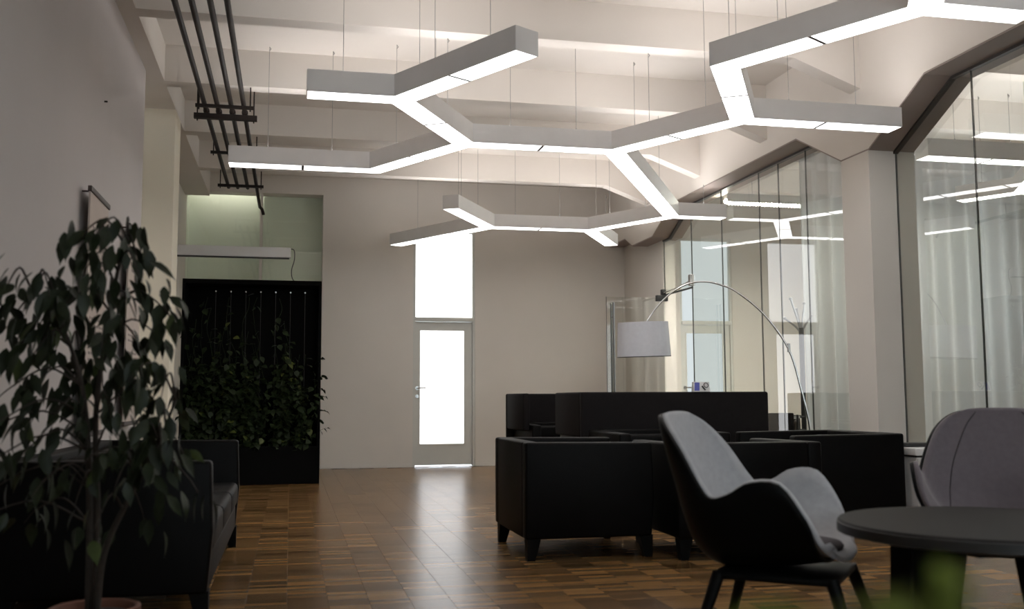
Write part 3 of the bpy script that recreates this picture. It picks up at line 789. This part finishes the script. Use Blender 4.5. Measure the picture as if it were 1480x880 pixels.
def stuff_leaves(name, mesh, mats, mat, parent):
    vs = [v.co.copy() for v in mesh.vertices]; fs = [tuple(p.vertices) for p in mesh.polygons]; mb = MB()
    for m in mats: mb.add([m @ v for v in vs], fs)
    me = bpy.data.meshes.new(name); me.from_pydata(mb.v, [], mb.f); me.materials.append(M[mat])
    for p in me.polygons: p.use_smooth = True
    o = bpy.data.objects.new(name, me); COL.objects.link(o); o.parent = parent; o['kind'] = 'stuff'; return o

# potted ficus, left foreground
rnd = random.Random(11)
PX, PY = -.615, 3.57
fic = tag(empty('potted_ficus', (PX, PY, 0)), 'tall weeping ficus with dark drooping leaves in a clay pot', 'potted plant')
MB().lathe([(0, 0), (.095, 0), (.118, .20), (.122, .225), (.142, .225), (.145, .275), (.135, .28), (.125, .275), (.118, .25), (0, .25)], 40).build('pot', 'clay', fic, smooth='auto')
MB().lathe([(0, .255), (.06, .262), (.119, .252), (.119, .248), (0, .248)], 28).build('soil', 'soil', fic, smooth=True)
stems = [[(.0, .0, .25), (.0, .01, .55), (-.02, .03, .9), (.01, .02, 1.2), (.05, .0, 1.45), (.07, -.01, 1.49)],
         [(-.02, .02, .25), (-.03, .03, .6), (-.06, .04, .95), (-.14, .05, 1.2), (-.24, .03, 1.33)],
         [(.01, -.02, .25), (.03, -.03, .45), (.10, -.05, .62), (.18, -.04, .78), (.24, -.02, .95)]]
for s in stems: MB().tube(smooth_path(s, 5), .0125, 8, .004).build('stem', 'stem', fic, smooth=True)
def pxz(px, py): return ((px-147)/431.0, .93+(581-py)/431.0)
clusters = [(175, 345, 10), (150, 352, 12), (190, 372, 9), (128, 350, 6), (140, 395, 14), (200, 400, 7), (160, 430, 10), (120, 400, 9), (215, 440, 12), (235, 455, 8), (195, 455, 9),
            (85, 425, 12), (60, 415, 10), (25, 425, 14), (10, 455, 10), (45, 470, 16), (80, 470, 14), (110, 450, 8), (60, 510, 14), (20, 510, 10), (100, 510, 12), (150, 495, 14), (190, 500, 14),
            (220, 490, 6), (170, 535, 14), (210, 540, 14), (235, 560, 10), (250, 590, 8), (140, 555, 10), (100, 555, 12), (55, 560, 14), (20, 565, 12), (40, 610, 14), (85, 610, 12), (10, 620, 8), (70, 645, 12), (120, 610, 9),
            (165, 590, 10), (195, 600, 8), (225, 615, 10), (175, 635, 8), (205, 640, 8), (240, 640, 7), (258, 655, 7), (275, 690, 7), (30, 660, 8), (150, 660, 9), (60, 700, 7), (130, 710, 7), (185, 690, 7), (220, 680, 7), (95, 690, 7), (12, 700, 7), (200, 740, 5), (165, 740, 4), (50, 745, 4), (10, 740, 4)]
br = MB(); leaves = []
sp_all = [p for s in stems for p in smooth_path(s, 6)]
for (cx, cy, n) in clusters:
    dx, z = pxz(cx, cy); dy = rnd.uniform(-.22, .20)
    P = Vector((dx, dy, z+.03))
    base = min(sp_all, key=lambda q: (q-P).length + max(0, q.z-P.z-.0)*1.2 + (.4 if q.z < .5 else 0))
    mid = (base+P)/2+Vector((0, 0, .06)); path = smooth_path([base, mid, P, P+Vector(((P.x-base.x)*.25, (P.y-base.y)*.25, -.05))], 4)
    br.tube(path, .0045, 5, .0015)
    for k in range(n):
        q = path[rnd.randrange(len(path)//2, len(path))] + Vector((rnd.gauss(0, .034), rnd.gauss(0, .04), rnd.gauss(0, .036)))
        out = Vector((q.x-base.x, q.y-base.y, 0)); out = out.normalized() if out.length > .02 else Vector((1, 0, 0))
        d = out*rnd.uniform(.1, .6)+Vector((rnd.uniform(-.55, .55), rnd.uniform(-.55, .55), -rnd.uniform(.4, 1.2)))
        leaves.append((q, d, rnd.uniform(-1.2, 1.2), rnd.uniform(.75, 1.2)))
br.build('branches', 'stem', fic, smooth=True)
lm = leaf_mesh('leaf', .090, .038, 'leaf'); lm2 = leaf_mesh('leaf', .090, .038, 'leaf2')
rnd.shuffle(leaves)
def add_leaves(leaves, mA, mB_, frac, parent, limit, matA):
    for k, (q, d, r_, s_) in enumerate(leaves[:limit]):
        o = bpy.data.objects.new('leaf', mB_ if rnd.random() < frac else mA); COL.objects.link(o); o.parent = parent
        o.matrix_local = leaf_mat(q, d, r_, s_)
    if len(leaves) > limit: stuff_leaves('foliage', mA, [leaf_mat(*l) for l in leaves[limit:]], matA, parent)
add_leaves(leaves, lm, lm2, .10, fic, 300, 'leaf')

# green wall: black frame with strings and climbing vines
gw = tag(empty('planted_screen', (-.42, 11.65, 0)), 'tall black plant screen with green vines climbing up strings', 'plant screen')
x0, x1, zt = -.775, .755, 2.30
MB().box(x0, x1, .40, .45, 0, zt).build('back_panel', 'planter', gw)
fr = MB(); fr.box(x0, x0+.03, .0, .40, 0, zt); fr.box(x1-.03, x1, .0, .40, 0, zt); fr.box(x0+.03, x1-.03, 0, .40, zt-.05, zt)
fr.build('frame', 'planter', gw)
MB().box(x0+.03, x1-.03, .01, .40, 0, .42).build('planter_trough', 'planter', gw)
for k in range(8):
    x = -.42+.165*k
    s_ = MB().tube([(x, .10, .42), (x, .10, zt-.14)], .0025, 6).build('string', 'string', gw)
    MB().tube([(x, .08, zt-.13), (x, .12, zt-.13)], .009, 10).build('hook', 'steel', s_)
rnd = random.Random(5); vl = []; vb = []; vst = MB()
for k in range(56):
    x = rnd.uniform(x0+.05, x1-.04); hgt = rnd.choice([1.1, 1.25, 1.4, 1.55, 1.65]) + rnd.uniform(-.2, .15)
    if k % 6 == 0: hgt = rnd.uniform(1.8, 2.2)
    if x < -.55: hgt += .4
    x = -.42+.165*round((x+.42)/.165)+rnd.uniform(-.05, .05) if hgt > 1.7 else x
    x = max(x0+.05, min(x1-.02, x))
    pts = []; z = .42; y = rnd.uniform(.05, .16)
    while z < min(hgt, 2.2):
        pts.append((x+.03*math.sin(z*7+k)+rnd.uniform(-.02, .02), y+rnd.uniform(-.02, .02), z)); z += .13
    if len(pts) > 2:
        sp = smooth_path(pts, 3); vst.tube(sp, .003, 5)
        for q in sp:
            dens = 1 if q.z < 1.35 else .33
            if rnd.random() < dens*.95:
                for _ in range(1 if q.z > 1.2 else rnd.choice((1, 2))):
                    d = Vector((rnd.uniform(-1, 1), -rnd.uniform(.2, .9), rnd.uniform(-.9, .25)))
                    (vb if rnd.random() < .05 else vl).append((q+Vector((rnd.gauss(0, .03), -rnd.uniform(0, .05), rnd.gauss(0, .02))), d, rnd.uniform(-.8, .8), rnd.uniform(.7, 1.15)))
for (z, a, l) in ((1.15, .5, .10), (.95, .2, .12), (.80, .0, .14), (.55, .5, .15), (1.35, .9, .07), (.7, -.3, .07), (1.05, 0, .09)):
    b0 = Vector((x1-.06, .03, z)); b1 = b0+Vector((l*1.1, -.03, l*a)); sp = smooth_path([b0, (b0+b1)/2+Vector((0, 0, .02)), b1], 4); vst.tube(sp, .002, 5)
    for q in sp[3::2]: vl.append((q, (.6, rnd.uniform(-.6, -.2), rnd.uniform(-.9, .3)), rnd.uniform(.4, 1.2), .75))
vst.build('vine_stems', 'vine', gw, smooth=True)
vm = leaf_mesh('leaf', .085, .065, 'vine', .25, .1); vm2 = leaf_mesh('leaf', .085, .065, 'vine2', .25, .1)
vl.sort(key=lambda l: l[0].y)
add_leaves(vb, vm2, vm2, 0, gw, 60, 'vine2')
add_leaves(vl, vm, vm2, .03, gw, 300-min(60, len(vb)), 'vine')
# grow light bar above the screen
gl_ = tag(empty('grow_light_bar', (-1.438, 11.95, 2.66)), 'white light bar fixed to the wall above the plant screen', 'light bar')
MB().box(0, 1.42, -.04, .04, -.06, .06).build('bar_housing', 'white', gl_, bevel=.006)
MB().box(.02, 1.40, -.03, .03, -.072, -.06).build('bar_lens', 'dark', gl_)
MB().tube(smooth_path([(1.41, 0, .05), (1.455, 0, .03), (1.46, 0, -.08), (1.43, 0, -.20), (1.44, 0, -.30), (1.49, 0, -.355)], 5), .005, 6).build('cable', 'string', gl_, smooth=True)

# ------------------------------------------------------------------ out-of-focus plant close to the camera
fp = tag(empty('potted_grass', (.233, .338, 0)), 'bright green leafy plant out of focus in the lower right corner', 'potted plant')
MB().lathe([(0, 0), (.09, 0), (.12, .22), (.125, .24), (.11, .24), (.105, .22), (0, .22)], 32).build('pot', 'clay', fp, smooth='auto')
MB().lathe([(0, .225), (.104, .222), (.104, .215), (0, .215)], 24).build('soil', 'soil', fp, smooth=True)
rnd = random.Random(3)
fm = leaf_mesh('leaf', .10, .036, 'fgleaf', .5, .1); stm = MB()
for k in range(150):
    an = rnd.uniform(0, 6.28); rr = rnd.uniform(0, .10)
    p = Vector((rr*math.cos(an)*1.1, rr*math.sin(an)*.6, rnd.uniform(.815, .880)-rr*.2))
    stm.tube(smooth_path([(p.x*.3, p.y*.3, .22), (p.x*.6, p.y*.6, .5), p], 3), .0018, 5)
    o = bpy.data.objects.new('leaf', fm); COL.objects.link(o); o.parent = fp
    o.matrix_local = leaf_mat(p, (math.cos(an), math.sin(an)*.6, rnd.uniform(-.2, .35)), rnd.uniform(-.5, .5), rnd.uniform(.4, .65))
stm.build('stems', 'fgleaf', fp, smooth=True)
